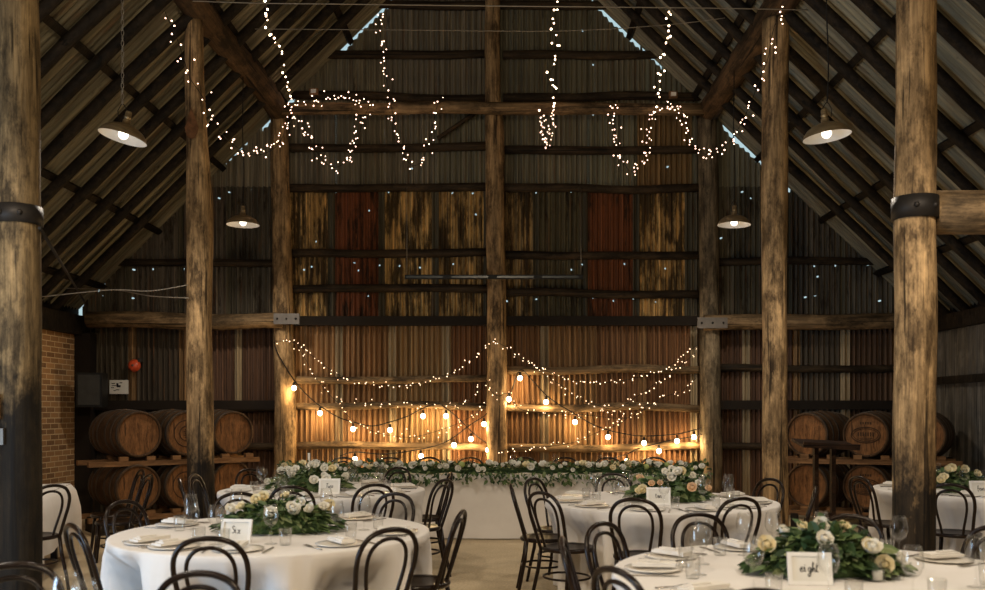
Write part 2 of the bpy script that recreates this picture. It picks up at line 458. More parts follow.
# ------------------------------------------------------------------ posts and beams
random.seed(21)
def post(name,pts,z0,z1,mat,label,group=None,lump=.07):
    """pts: list of (x,y,r) by height fraction"""
    x,y=pts[0][1],pts[0][2]
    root=empty(name,(x,y,0),0,label,'post',group)
    N=46; n=20; vs=[];fs=[]; sd=random.uniform(0,99)
    zs=[p[0] for p in pts]
    def lerp(z,i):
        for a,c in zip(pts,pts[1:]):
            if z<=c[0]: t=max(0,(z-a[0])/(c[0]-a[0])); return a[i]*(1-t)+c[i]*t
        return pts[-1][i]
    for k in range(N+1):
        z=z0+(z1-z0)*k/N; cx=lerp(z,1)-x; cy=lerp(z,2)-y; r=lerp(z,3)
        cx+=.012*noise.noise((z*1.1,sd,0)); 
        for j in range(n):
            a=2*pi*j/n
            rr=r*(1+lump*noise.noise((cos(a)*1.5,sin(a)*1.5+sd,z*1.2))+.03*noise.noise((cos(a)*4,sin(a)*4+sd,z*.7)))
            vs.append((cx+rr*cos(a),cy+rr*sin(a),z))
    for k in range(N):
        for j in range(n):
            l=(j+1)%n; fs.append((k*n+j,k*n+l,(k+1)*n+l,(k+1)*n+j))
    fs.append(tuple(range(n-1,-1,-1))); fs.append(tuple(N*n+j for j in range(n)))
    m=MB(); m.add(vs,fs,True); m.build('trunk',mat,root); return root
D1,D2,D3=6.15,9.5,12.82
def ppost(prof,d,mat,label,z1,z0=0):
    """prof rows: (py, left px, right px)"""
    rows=[(ZP(py,d),XP((a+c)/2,d),d,(c-a)/2*d/F) for py,a,c in prof]
    rows.sort(); return post('timber_post',rows,z0,z1,mat,label)
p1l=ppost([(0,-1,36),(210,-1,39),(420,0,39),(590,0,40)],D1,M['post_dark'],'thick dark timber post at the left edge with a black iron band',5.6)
p1r=ppost([(0,898,935),(190,896,935),(420,894,935),(560,893,934)],D1,M['post_stain_shade'],'thick timber post with an iron band and a side beam, its foot stained and shaded dark',5.6)
p2l=ppost([(22,185,203),(90,186,205),(140,187,207),(200,187,212),(240,187,213),(330,187,211),(420,188,213),(520,188,214)],D2,M['post_stain_shade'],'pale bent timber post in front of the left barrel stack',5.62)
p2r=ppost([(10,763,789),(120,762,787),(250,762,787),(380,763,787),(500,762,788)],D2,M['post'],'tall split timber post between the wall bay and the right barrel stack',5.62)
p3l=ppost([(118,270,287),(300,273,293),(400,275,296),(500,275,296)],D3,M['post'],'timber post at the left end of the lit wall bay holding string lights',5.66)
p3r=ppost([(118,698,717),(300,699,719),(400,700,721),(500,700,722)],D3,M['post_grey'],'greyish timber post at the right end of the lit wall bay',5.66)
pc=ppost([(0,485,500),(100,485,500),(118,485,503),(300,487,506),(420,487,507),(500,487,508)],D3,M['post'],'round centre post rising up the middle of the back wall',8.6)
# iron bands etc. on the front posts
def band(root,px,py,h,r,d,studs=True):
    z=ZP(py,d); m=MB(); m.lathe([(r-.02,-h/2),(r,-h/2),(r,h/2),(r-.02,h/2)],28,Matrix.Translation((XP(px,d)-root.location.x,0,z)))
    o=m.build('iron_band',M['iron'],root)
    for a in (-110,-60):
        q=MB(); q.ball((XP(px,d)-root.location.x+r*cos(R(a)),r*sin(R(a)),z),.02,8); q.build('bolt',M['iron'],o)
    return o
band(p1l,19,216,.125,.150,D1); band(p1r,915,209,.15,.152,D1)
# little fittings on the front left post
m=MB(); m.box((XP(8,D1)-p1l.location.x,-.135,ZP(436,D1)),(.10,.03,.11)); o=m.build('junction_plate',M['steel_plate'],p1l)
m=MB(); m.box((XP(7,D1)-p1l.location.x,-.14,ZP(407,D1)),(.045,.05,.17)); m.build('wooden_cleat',M['plank'],p1l)
# knot scar on the bent post
m=MB(); q=[]
for k in range(14):
    a=2*pi*k/14; q.append((.075*sin(a)*(1.0 if cos(a)<0 else .75-.5*cos(a)), 0,.16*cos(a)))
zc=ZP(128,D2); xx=XP(196,D2)-p2l.location.x
vs=[(xx,-.150,zc-.03)]+[(xx+x,-.128-.018*(1-abs(x)/.08),zc+z) for x,_,z in q]
m.add(vs,[(0,1+(k+1)%14,1+k) for k in range(14)],True); m.build('knot_scar',plain('knot_scar_wood',(.15,.068,.028),.8,0,.5,14),p2l)
# nail plates on the wall posts
for root,px,py,w in ((p3l,287,319,.36),(p3r,712,323,.42)):
    m=MB(); m.box((XP(px,12.6)-root.location.x,12.58-D3,ZP(py,12.6)),(w,.03,.15)); o=m.build('nail_plate',M['steel_plate'],root)
    for k in range(3):
        q=MB(); q.ball((XP(px,12.6)-root.location.x+(k-1)*w*.36,12.56-D3,ZP(py,12.6)),.016,8); q.build('bolt',M['iron'],o)

def beam(name,a,bb,r,mat,label,cat='beam',flat=(1,1),n=12,bend=.04):
    o=pole(a,bb,r,M[mat],name,None,flat,.1,bend,.3,n); return tag(o,label,cat)
zb=5.77
beam('plate_beam',(XP(199,D2)-.02,4.5,zb),(XP(279,D3),12.95,zb),.155,'logy','heavy rough log running from the bent left post back to the wall',bend=.05)
beam('plate_beam',(XP(774,D2)+.02,4.5,zb),(XP(709,D3),12.95,zb),.16,'logy','heavy rough log running from the split right post back to the wall',bend=.05)
beam('tie_beam',(XP(282,12.66),12.62,ZP(108,12.62)),(XP(706,12.62),12.62,ZP(108,12.62)),.085,'log','long pale log across the wall above the fairy light loops')
beam('cross_beam',P(88,320,12.68),P(283,321,12.68),.115,'log','horizontal log across the left wall bay at eaves height')
beam('cross_beam',P(704,324,12.68),P(910,321,12.68),.11,'log','horizontal log across the right wall bay at eaves height')
o=beam('side_beam',(XP(934,D1),D1,ZP(213,D1)),(XR,D1,ZP(213,D1)),.15,'log','thick square timber joining the banded right post to the side wall',flat=(.8,1),n=10)
beam('side_beam',(XP(2,D1)-.1,D1,ZP(216,D1)),(XL,D1,ZP(216,D1)),.14,'log','timber going out of view from the banded left post',flat=(.8,1),n=10)
m=MB(); m.tube([P(40,228,D1-.05),P(84,301,12.6)],.014,6); tag(m.build('tie_rod',M['iron']),'thin iron rod running back from the banded left post to the corner','rod')
# rafters ties high on the gable: two braces on the tie beam
m=MB(); m.tube([P(332,140,12.85),P(368,108,12.85),P(410,60,12.9)],.03,6); 
for (a,c) in (((438,142),(480,108)),):
    pass
o=pole(P(438,138,12.86),P(478,111,12.86),.03,M['girt'],'brace'); tag(o,'short dark brace beside the centre post under the pale log','brace')
# small junction boxes on the tie beam
for px,py,lab in ((314,91,'small pale junction box at the left end of the pale log'),(673,94,'small pale junction box at the right end of the pale log')):
    m=MB(); d=12.6; c=P(px,py+1,d); m.box(c,(.12,.06,.09)); o=m.build('junction_box',M['plank']); tag(o,lab,'junction box')
    m=MB(); m.box(c+Vector((0,-.04,0)),(.07,.02,.05)); m.build('cover',M['paper'],o)

# ------------------------------------------------------------------ wires
def wire(pts,r,label,mat='wire',cat='wire',name='strung_wire'):
    m=MB(); m.tube(smooth_path(pts,5),r,5); return tag(m.build(name,M[mat]),label,cat)
wire([P(168,0,9.1),P(250,3,9.1),P(330,4,9.1),P(492,6,9.1),P(700,8,9.1),P(808,10,9.1)],.006,'thin pale wire stretched across the roof at the top')
wire([P(255,29,10.2),P(400,30,10.2),P(560,31,10.2),P(665,25,10.2),P(725,18,10.2)],.005,'thin wire strung just below the topmost wire')
wire([P(40,297,9.4),P(110,290,9.38),P(150,291,9.36),P(188,285,9.36)],.006,'upper of two slack wires tied to the bent left post')
wire([P(60,288,11.5),P(115,290,10.5),P(150,296,9.6),P(189,298,9.36)],.006,'lower of two slack wires tied to the bent left post')

# ------------------------------------------------------------------ hanging black bar in front of the centre post
d=12.35
root=empty('hanging_bar',P(494,277,d),0,'long thin black lighting bar hung level across the centre post','lighting bar')
def loc(p): return p-root.location
m=MB(); m.box((0,0,0),(XP(583,d)-XP(405,d),.07,.055)); m.build('housing',M['black'],root)
for k in range(4):
    m=MB(); m.box((-.95+k*.62,-.037,-.004),(.50,.012,.026)); m.build('tube',plain('dull_lamp_tube',(.05,.065,.07),.25),root)
for px in (407,581):
    m=MB(); m.tube([loc(P(px,274,d)),loc(P(px,205 if px<500 else 235,d)),loc(P(px,188,12.85))],.005,5); m.build('hanger_wire',M['wire'],root)

# ------------------------------------------------------------------ pendant lamps
def lathe_mesh(name,prof,n,mat):
    m=MB(); m.lathe(prof,n); return m.mesh(name,mat)
shade_out=[(.032,.155),(.034,.12),(.06,.115),(.11,.098),(.155,.07),(.185,.035),(.20,0.0)]
shade_in=[(.198,.0),(.182,.034),(.152,.067),(.107,.094),(.05,.11),(.001,.112)]
ME_SHADE=lathe_mesh('shade',shade_out,32,M['brass'])
ME_INNER=lathe_mesh('shade_lining',shade_in,32,M['enamel'])
ME_CAP=lathe_mesh('cap',[(.0005,.235),(.022,.235),(.026,.225),(.026,.19),(.03,.188),(.03,.175),(.026,.172),(.028,.158),(.034,.153)],20,M['brass'])
m=MB(); m.ball((0,0,.03),.042,14); ME_BULB=m.mesh('bulb',M['lampbulb'])
m=MB(); m.tube([(-.035,0,.17),(-.04,0,.235),(-.012,0,.285),(0,0,.29),(.012,0,.285),(.04,0,.235),(.035,0,.17)],.004,6); ME_BAIL=m.mesh('bail',M['iron'])
def chain_mesh(L):
    m=MB(); n=int(L/.045)
    for i in range(n):
        z=.29+L*i/n; a=0 if i%2 else pi/2
        pts=[(.011*cos(t)*cos(a),.011*cos(t)*sin(a),z+.022+.028*sin(t)) for t in [2*pi*k/8 for k in range(8)]]
        m.tube(pts,.0035,4,closed=True)
    return m.mesh('chain',M['chain'])
def cord_mesh(L):
    m=MB(); pts=[(.015*sin(i*.6)*(1-i/12),0,.29+L*i/12) for i in range(13)]; m.tube(pts,.006,5); return m.mesh('cord',M['cable'])
def pendant(px,py,d,tilt,label,ch,power):
    c=P(px,py,d); L=5.62-c.z-.29
    root=empty('pendant_lamp',c,0,label,'pendant lamp','brass pendant lamps')
    for nm,me in (('shade',ME_SHADE),('shade_lining',ME_INNER),('cap',ME_CAP),('bulb',ME_BULB),('bail',ME_BAIL)):
        o=inst(nm,me,root); 
        if nm!='bail': o.rotation_euler=(tilt[0],tilt[1],0)
    inst('chain' if ch else 'cord', chain_mesh(L) if ch else cord_mesh(L), root)
    lamp(c+Vector((0,0,-.03)),power,(1,.88,.73),.06,160)
LS=1.0
def lamp(c,power,col=(1,.80,.56),rad=.05,spot=None):
    ld=bpy.data.lights.new('lamp_light','SPOT' if spot else 'POINT'); ld.energy=power*LS; ld.color=col; ld.shadow_soft_size=rad
    if spot: ld.spot_size=R(spot); ld.spot_blend=.6
    o=bpy.data.objects.new('lamp_light',ld); COL.objects.link(o); o.location=c; return o
pendant(122.5,138,7.7,(-.05,.22),'brass dome pendant lamp on a chain, hanging between the front and bent left posts',True,130)
pendant(243,225,11.1,(0,0),'small looking brass dome pendant lamp hanging before the left wall bay',False,105)
pendant(827,137,7.6,(0,-.12),'brass dome pendant lamp on a cord, hanging left of the banded right post',False,130)
pendant(734,225,10.9,(0,.03),'brass dome pendant lamp hanging before the greyish wall post',False,105)

# ------------------------------------------------------------------ barrels
def barrel(name,c,yaw,label,stamp,L=.86,r=.262,bul=.306,zr=0):
    root=empty(name,c,yaw,label,'barrel','oak wine barrels')
    # axis along local -Y is the head seen; profile along axis
    Mx=Matrix.Rotation(pi/2,4,'X')   # local z -> -y
    prof=[]
    N=14
    for i in range(N+1):
        t=-1+2*i/N; prof.append((r+.018+(bul-r-.018)*(1-t*t)**1.0, t*L/2))
    prof=[(r-.004,-L/2)]+prof+[(r-.004,L/2),(r-.008,L/2-.03)]
    prof=[(r-.008,-L/2+.03)]+prof
    m=MB(); m.lathe(prof,32,Mx); m.build('staves',M['stave'],root)
    for s,nm in ((1,'head'),(-1,'head')):
        m=MB(); m.lathe([(.0005,s*(L/2-.028)),(r-.004,s*(L/2-.028))],32,Mx); o=m.build(nm,M['head'],root)
        if s==1 and stamp:
            q=MB(); zz=L/2-.026
            if stamp==1:
                for rr in (.17,.095): q.tube([(rr*cos(a),-zz,rr*sin(a)) for a in [2*pi*k/28 for k in range(28)]],.006,5,closed=True)
                for k in range(5): q.box((.0,-zz,.05-.025*k),(.09 if k%2 else .06,.006,.010))
                q.box((0,-zz,.0),(.02,.006,.12))
            else:
                q.tube([(.18*cos(a),-zz,.10*sin(a)) for a in [2*pi*k/28 for k in range(28)]],.006,5,closed=True)
                q.tube([(.155*cos(a),-zz,.08*sin(a)) for a in [2*pi*k/28 for k in range(28)]],.004,5,closed=True)
                for k in range(7): q.box((-.09+k*.03,-zz,.01),(.014,.006,.05))
                for k in range(3): q.box((0,-zz,-.04-.02*k),(.16-.03*k,.006,.008))
                for k in range(5): q.box((-.06+k*.03,-zz,.15),(.016,.006,.03))
            q.build('branded_stamp',M['stamp'],o)
    for t in (-.93,-.62,-.28,.28,.62,.93):
        m=MB(); w=.022
        f=lambda tt:(r+.018+(bul-r-.018)*(1-tt*tt)+.004)
        t0=t-w/L*1.6; t1=t+w/L*1.6
        m.lathe([(f(t0)-.004,t0*L/2),(f(t0),t0*L/2),(f(t1),t1*L/2),(f(t1)-.004,t1*L/2)],32,Mx); m.build('hoop',M['hoop'],root)
    m=MB(); m.lathe([(.0005,0.0),(.022,0.0),(.022,-.012)],12,Matrix.Translation((0,0,bul+.004))); m.build('bung',M['plank'],root)
    return root
def barrel_px(px,py,d,yaw,z,label,stamp):
    """px,py = centre of the visible head; yaw>0 turns the head to +x"""
    y=R(yaw); n=Vector((sin(y),-cos(y),0)); hc=Vector((XP(px,d),d,z)); c=hc-n*.43
    return barrel('wine_barrel',c,y,label,stamp)
zt,zl=1.215,.555
lb=[(140,11.05),(187,11.45),(234,11.85)]
names=['leftmost','second','third']
barrel_px(140,0,11.05,46,zt,'oak barrel on the upper shelf nearest the brick wall, plain head',0)
barrel_px(188,0,11.45,46,zt,'oak barrel with a round stamp on the upper shelf, half behind the bent post',1)
barrel_px(234,0,11.85,44,zt,'oak barrel on the upper shelf just right of the bent post',0)
barrel_px(139,0,11.05,46,zl,'oak barrel on the lower shelf nearest the brick wall',0)
barrel_px(187,0,11.45,46,zl,'oak barrel with a round stamp on the lower shelf, half behind the bent post',1)
barrel_px(233,0,11.85,44,zl,'oak barrel on the lower shelf just right of the bent post',0)
barrel_px(806,0,11.65,-44,zt-.02,'plain oak barrel on the upper shelf behind the lectern top',0)
barrel_px(865,0,11.4,-38,zt-.02,'oak barrel with an oval stamp on the upper shelf right of the lectern',2)
barrel_px(921,0,11.1,-33,zt-.02,'dark oak barrel on the upper shelf half hidden by the banded right post',0)
barrel_px(806,0,11.65,-44,zl-.02,'plain oak barrel on the lower shelf behind the lectern legs',0)
barrel_px(865,0,11.4,-38,zl-.02,'oak barrel with an oval stamp on the lower shelf right of the lectern',2)
barrel_px(921,0,11.1,-33,zl-.02,'oak barrel on the lower shelf behind the table with the card Four',0)
def rack(a,c,yaw,ds,label):
    """a,c: ends of the front rail on the floor plan"""
    a=Vector(a);c=Vector(c); mid=(a+c)/2; dv=(c-a); L=dv.length; rz=math.atan2(dv.y,dv.x)
    root=empty('barrel_rack',mid,rz,label,'barrel rack')
    for z in (.885,.215):
        for y in (.06,.62):
            m=MB(); m.box((0,y,z-.03),(L,.075,.062)); m.build('rail',M['plank'],root)
    for x in ds:
        for z in (.885,.215):
            for y in (.06,.62):
                for s in (-1,1):
                    m=MB(); m.box((x+s*.16,y,z+.028),(.10,.09,.055)); m.build('cradle_block',M['plank'],root)
    for z in (.11,):
        for x in [-L/2+.15,0,L/2-.15]:
            m=MB(); m.box((x,.34,.09),(.09,.66,.18)); m.build('foot',M['darkboard'],root)
    for x in [-L/2+.25,L/2-.06]:
        m=MB(); m.box((x,.7,.5),(.07,.07,.80)); m.build('upright',M['darkboard'],root)
    return root
rack((-4.98,10.70,0),(-3.30,12.0,0),46,[-.50,.13,.76],'wooden rack holding the barrels beside the brick wall')
rack((3.55,11.66,0),(5.55,10.98,0),-40,[-.62,.02,.66],'wooden rack holding the barrels behind the lectern')

# ------------------------------------------------------------------ wall fittings
root=empty('wall_speaker',(XP(92,12.4),12.4,ZP(390,12.4)),R(8),'black box loudspeaker in the corner between brick and iron walls','speaker')
m=MB(); m.box((0,0,0),(.34,.26,.47)); m.build('cabinet',M['black'],root)
m=MB(); m.box((0,-.135,0),(.28,.02,.41)); m.build('grille',M['grille'],root)
m=MB(); m.box((0,.25,0),(.06,.26,.06)); m.build('bracket',M['iron'],root)
o_=P(119,387,12.9)
root=empty('notice',o_,0,'white notice with dark marks pinned to the iron wall by the speaker','notice')
m=MB(); m.box((0,0,0),(.27,.008,.20)); m.build('sheet',M['paper'],root)
m=MB()
for (x,z,w,h) in ((-.08,.05,.05,.012),(-.07,.02,.06,.010),(-.09,-.01,.04,.010),(-.02,.03,.03,.05),(.0,.01,.05,.03),(-.06,-.05,.03,.01),(.03,.06,.04,.012),(-.02,-.04,.05,.01)):
    m.box((x,-.006,z),(w,.003,h),None)
m.build('printed_marks',M['ink'],root)
root=empty('alarm_bell',P(134.5,365.5,12.88),0,'red round alarm bell on the dark iron wall above the notice','alarm bell')
Mx=Matrix.Rotation(pi/2,4,'X')
m=MB(); m.lathe([(.0005,.07),(.03,.068),(.06,.055),(.082,.03),(.09,.0)],24,Mx); m.build('gong',M['red'],root)
m=MB(); m.lathe([(.0005,.075),(.016,.075),(.016,.06)],12,Mx); m.build('centre_nut',M['steel_plate'],root)
m=MB(); m.box((.085,-.01,.075),(.05,.04,.05)); m.build('striker_housing',M['grille'],root)

# ------------------------------------------------------------------ string lights
def fairy(pts,label,n,mat='fairy',r=.014,jit=.02,parent=None,name='fairy_light_string'):
    path=smooth_path(pts,8)
    m=MB(); m.tube(path,.0035,4); root=empty(name,pts[0],0,label,'string lights','fairy light strings')
    o=m.build('wire',M['cable'],root,-Vector(pts[0]))
    ls=[0]
    for a,c in zip(path,path[1:]): ls.append(ls[-1]+(c-a).length)
    me=BULBS[(mat,r)] if (mat,r) in BULBS else None
    if me is None:
        b_=MB(); b_.ball((0,0,0),r,6); me=b_.mesh('bulb',M[mat]); BULBS[(mat,r)]=me
    for k in range(n):
        t=(k+random.uniform(.2,.8))/n*ls[-1]
        for i in range(len(ls)-1):
            if ls[i+1]>=t:
                q=(t-ls[i])/max(1e-6,ls[i+1]-ls[i]); p=path[i].lerp(path[i+1],q); break
        p=p+Vector((random.gauss(0,jit),random.uniform(-.03,0),random.gauss(0,jit)))
        inst('bulb',me,root,p-Vector(pts[0]),0,random.uniform(.75,1.2))
    return root
BULBS={}
random.seed(5)
L=lambda lst,d: [P(a,c,d) for a,c in lst]
def Ld(lst,d0,d1,k0=0,k1=0):
    n=len(lst)-1
    if k0 or k1: return [P(a,c,d0+(d1-d0)*min(1,max(0,i-k0)/(n-k0-k1))) for i,(a,c) in enumerate(lst)]
    return [P(a,c,d0+(d1-d0)*i/n) for i,(a,c) in enumerate(lst)]
dw=12.56
# lower wall
fairy(L([(275,341),(295,343),(311,355),(334,372),(354,381),(379,385),(416,384),(442,377),(461,367),(479,354),(493,340)],dw),'fairy light string in the topmost shallow sag on the wall left of the centre post',62,mat='fairylow',r=.0075)
fairy(L([(297,345),(306,360),(316,378),(336,401),(352,405),(375,403),(400,405),(436,404),(460,405),(479,391),(487,380)],dw),'fairy light string drooping beneath the topmost sag, left of the centre post',48,mat='fairylow',r=.0075,jit=.04)
fairy(L([(340,408),(346,414),(360,425),(382,434),(412,437),(440,430),(465,420),(487,405)],dw),'lowest fairy light string behind the globe bulbs, left of the centre post',40,mat='fairylow',r=.0075,jit=.04)
fairy(L([(493,340),(511,350),(527,362),(547,371),(565,378),(593,383),(619,381),(644,376),(662,371),(675,362),(697,345)],dw),'fairy light string in the topmost shallow sag on the wall right of the centre post',62,mat='fairylow',r=.0075)
fairy(L([(530,364),(553,380),(565,388),(578,399),(596,405),(616,409),(636,397),(652,386),(672,373),(695,353)],dw),'second fairy light string down on the wall right of the centre post',52,mat='fairylow',r=.0075,jit=.03)
fairy(L([(487,381),(492,392),(499,396),(508,394),(520,409),(540,412),(558,414),(586,415),(626,418),(649,406),(667,396),(682,391),(696,378)],dw),'third fairy light string down on the wall right of the centre post',58,mat='fairylow',r=.0075,jit=.03)
fairy(L([(497,452),(515,448),(540,447),(553,446),(575,442),(598,432),(619,424),(635,412),(650,404)],dw),'lowest fairy light string rising to the right of the centre post',40,mat='fairylow',r=.0075,jit=.03)
# upper
fairy(Ld([(265,-4),(267,14),(271,32),(278,45),(284,60),(288,80),(291,97)],9.9,12.5),'fairy light string dropping from the roof to the left end of the pale log',22,'fairyhi',.0125,.02)
fairy(L([(291,98),(300,103),(312,100),(330,98),(345,100),(358,103),(369,104),(364,118),(357,140),(350,156),(340,166),(330,166),(320,157),(312,143),(304,128),(297,114)],12.5),'fairy light string looped below the left end of the pale log',95,'fairy',.0082,.05)
fairy(Ld([(160,-8),(166,14),(176,36),(184,60),(190,78),(202,96),(213,116),(224,136),(240,149),(256,155),(272,150),(282,138),(288,122),(291,108)],9.28,12.5,6,0),'fairy light string swagging from the bent left post to the pale log',72,'fairy',.0082,.05)
fairy(L([(379,10),(381,40),(384,60),(387,80),(391,105),(395,125),(398,142),(404,156),(412,165),(420,163),(426,152),(430,136),(435,116),(438,104),(444,101)],12.5),'fairy light string looped below the pale log left of the centre post',75,'fairy',.0082,.035)
fairy(Ld([(555,-4),(554,18),(553,40),(557,56),(551,74),(554,90),(552,108)],11.4,12.5),'bright fairy light string dropping straight to the pale log right of the centre post',24,'fairyhi',.0125,.025)
fairy(L([(541,109),(542,122),(543,136),(546,148),(549,138),(551,122),(552,110)],12.5),'short doubled fairy light string hanging below the pale log right of the centre post',44,'fairy',.0082,.03)
fairy(Ld([(672,8),(668,28),(664,48),(659,68),(657,86),(656,106)],10.9,12.5),'fairy light string dropping from the roof to the right end of the pale log',20,'fairyhi',.0125,.03)
fairy(L([(606,106),(612,110),(614,124),(617,142),(622,158),(630,171),(640,165),(645,150),(648,132),(650,115),(656,108)],12.5),'fairy light string in a deep loop below the pale log toward its right end',62,'fairy',.0082,.04)
fairy(Ld([(656,106),(668,106),(680,108),(685,122),(691,138),(698,149),(708,155),(720,150),(731,140),(742,122),(752,100),(760,78),(768,58),(771,40),(776,22),(788,-4)],12.5,9.2,0,5),'fairy light string swagging from the pale log to the split right post',80,'fairy',.0082,.045)

# festoon strings with globe bulbs
m=MB(); m.ball((0,0,0),.036,16,1.05); ME_GLOBE=m.mesh('globe_bulb',M['festoon'])
m=MB(); m.lathe([(.0005,.085),(.014,.085),(.018,.07),(.018,.035),(.012,.03)],10); ME_SOCK=m.mesh('socket',M['cable'])
def festoon(cord,bulbs,label):
    fd=lambda px: 12.6 if px<304 or px>698 else 12.79
    o=P(*cord[0],fd(cord[0][0])); root=empty('festoon_string',o,0,label,'festoon lights','globe bulb festoon strings')
    m=MB(); m.tube([p-o for p in smooth_path([P(a,c,fd(a)) for a,c in cord],6)],.008,5); m.build('cord',M['cable'],root)
    for a,c in bulbs:
        p=P(a,c,fd(a))-o; q=inst('globe_bulb',ME_GLOBE,root,p); inst('socket',ME_SOCK,q); lamp(P(a,c,fd(a))+Vector((0,-.01,-.07)),7.0,(1,.68,.33),.03)
festoon([(274,342),(279,356),(294,380),(305,393),(320,406),(338,417),(353,422),(372,426),(390,422),(408,416),(423,408),(438,403)],
        [(294,388),(320,413),(353,429),(390,430),(423,416)],'globe bulb festoon falling from the left wall post and rising past a girt')
festoon([(438,403),(446,408),(458,418),(471,431),(482,440),(490,445),(498,450)],[(446,416),(471,439),(488,450)],'globe bulb festoon sloping down to the foot of the centre post')
festoon([(340,456),(355,452),(385,454),(421,449),(441,444),(454,437),(470,425),(484,416),(490,410)],[(355,459),(421,456),(454,445),(484,424)],'low globe bulb festoon rising up to the left side of the centre post')
festoon([(507,396),(511,392),(520,370),(532,380),(546,395),(560,405),(575,414),(592,424),(608,430),(626,434),(644,436),(677,434),(694,430),(702,428)],
        [(509,399),(520,378),(546,402),(575,422),(608,437),(644,443),(677,441),(694,437)],'globe bulb festoon sagging across the wall right of the centre post')
festoon([(602,462),(614,458),(627,454),(640,448),(659,443),(672,440),(690,437),(702,434)],[(627,461),(659,451)],'short low globe bulb festoon near the greyish wall post')

# ------------------------------------------------------------------ chairs
def chair_meshes():
    out=[]
    n=16
    m=MB(); m.lathe([(.165,.438),(.198,.436),(.205,.448),(.203,.462),(.192,.468),(.168,.462)],28); out.append(('seat',m.mesh('seat',M['chair'])))
    m=MB(); m.lathe([(.0005,.450),(.10,.452),(.17,.460)],28); out.append(('seat_panel',m.mesh('seat_panel',M['chair'])))
    hoop=[(-.150,-.150,.445),(-.156,-.175,.52),(-.168,-.205,.62),(-.178,-.232,.71),(-.170,-.255,.79),(-.130,-.272,.853),(-.068,-.280,.882),(0,-.282,.890)]
    hp=hoop+[(-x,y,z) for x,y,z in hoop[-2::-1]]
    m=MB(); m.tube(smooth_path(hp,4),.0135,9); out.append(('back_hoop',m.mesh('back_hoop',M['chair'])))
    inn=[(-.080,-.165,.455),(-.090,-.185,.53),(-.108,-.208,.62),(-.118,-.230,.70),(-.108,-.250,.775),(-.066,-.266,.826),(0,-.270,.842)]
    ip=inn+[(-x,y,z) for x,y,z in inn[-2::-1]]
    m=MB(); m.tube(smooth_path(ip,4),.0105,8); out.append(('inner_hoop',m.mesh('inner_hoop',M['chair'])))
    for s in (-1,1):
        m=MB(); m.tube([(s*.150,-.148,.46),(s*.160,-.165,.30),(s*.18,-.20,.12),(s*.182,-.225,0)],[.015,.0155,.0145,.013],9); out.append(('leg',m.mesh('leg',M['chair'])))
        m=MB(); m.tube([(s*.135,.135,.445),(s*.145,.150,.28),(s*.155,.168,.10),(s*.16,.178,0)],[.018,.016,.014,.012],9); out.append(('leg',m.mesh('leg',M['chair'])))
    m=MB(); m.tube([(.185*cos(a),.170*sin(a)-.02,.235) for a in [2*pi*k/28 for k in range(28)]],.009,7,closed=True); out.append(('stretcher_ring',m.mesh('stretcher_ring',M['chair'])))
    return out
CHAIR=chair_meshes()
def chair(x,y,face,label,group):
    """face: direction (deg, from +X) the sitter looks"""
    root=empty('bentwood_chair',(x,y,0),R(face-90),label,'chair',group)
    for nm,me in CHAIR: inst(nm,me,root)
    return root

# ------------------------------------------------------------------ tables
def skirt(c,rad,dents,seed,hem=.012,label='',square=False):
    n=256; prof=[(0,.752),(.25,.752),(.5,.752),(.75,.752),(.985,.752),(1.0,.750),(1.004,.742),(1.006,.71),(1.018,.64),(1.02,.55),(1.02,.45),(1.02,.35),(1.02,.25),(1.02,.15),(1.02,.07),(1.02,hem)]
    vs=[(0,0,.752)];fs=[]; m=len(prof)-1
    for k in range(n):
        a=2*pi*k/n
        f1=noise.noise((cos(a)*4+seed,sin(a)*4,0)); f2=noise.noise((cos(a)*9+seed,sin(a)*9,4)); fold=1.1*(1-2.2*abs(f1))*.6+.5*(1-2.4*abs(f2))-.45
        for r,z in prof[1:]:
            w=max(0,min(1,(.745-z)/.6))**.8; rr=rad*r+.10*w*fold*rad-.012*w
            for dphi,rs in dents:
                da=(a-R(dphi)+pi)%(2*pi)-pi; off=abs(da)*rad
                if z<.70 and off<.31:
                    lim=rs-.235; k2=max(0,min(1,(.70-z)/.20)); q=max(0,min(1,(.31-off)/.14))
                    q=q*q*(3-2*q)
                    rr=min(rr, rr*(1-k2*q)+min(rr,lim+.02*fold)*k2*q)
            vs.append((rr*cos(a),rr*sin(a),z))
    for k in range(n):
        l=(k+1)%n; o=1+k*m; p=1+l*m
        fs.append((0,o,p))
        for i in range(m-1): fs.append((o+i,o+i+1,p+i+1,p+i))
    b_=MB(); b_.add(vs,fs,True); o=b_.build('tablecloth',M['cloth'],None,(c[0],c[1],0)); 
    return tag(o,label,'tablecloth','white round tablecloths')
# table ware meshes
def lm(name,prof,n,mat): return lathe_mesh(name,prof,n,mat)
ME_PLATE=lm('plate',[(.0005,.002),(.09,.002),(.10,.004),(.135,.010),(.137,.013),(.10,.010),(.088,.008),(.0005,.008)],28,M['plate'])
ME_WINE=lm('wine_glass',[(.0005,.006),(.032,.004),(.034,.002),(.034,.0005),(.0005,.0005)],16,M['glass'])
def wine_mesh():
    m=MB(); m.lathe([(.0005,.001),(.034,.001),(.033,.004),(.010,.008),(.0045,.014),(.004,.085),(.010,.094),(.030,.110),(.040,.135),(.041,.160),(.036,.190),(.031,.212),(.0298,.212),(.035,.188),(.0398,.160),(.0388,.136),(.028,.113),(.0005,.100)],20); return m.mesh('wine_glass',M['glass'])
ME_WINE=wine_mesh()
def tumb():
    m=MB(); m.lathe([(.0005,.001),(.028,.001),(.032,.01),(.036,.095),(.035,.096),(.031,.012),(.0005,.010)],20); return m.mesh('tumbler',M['glass'])
ME_TUMB=tumb()
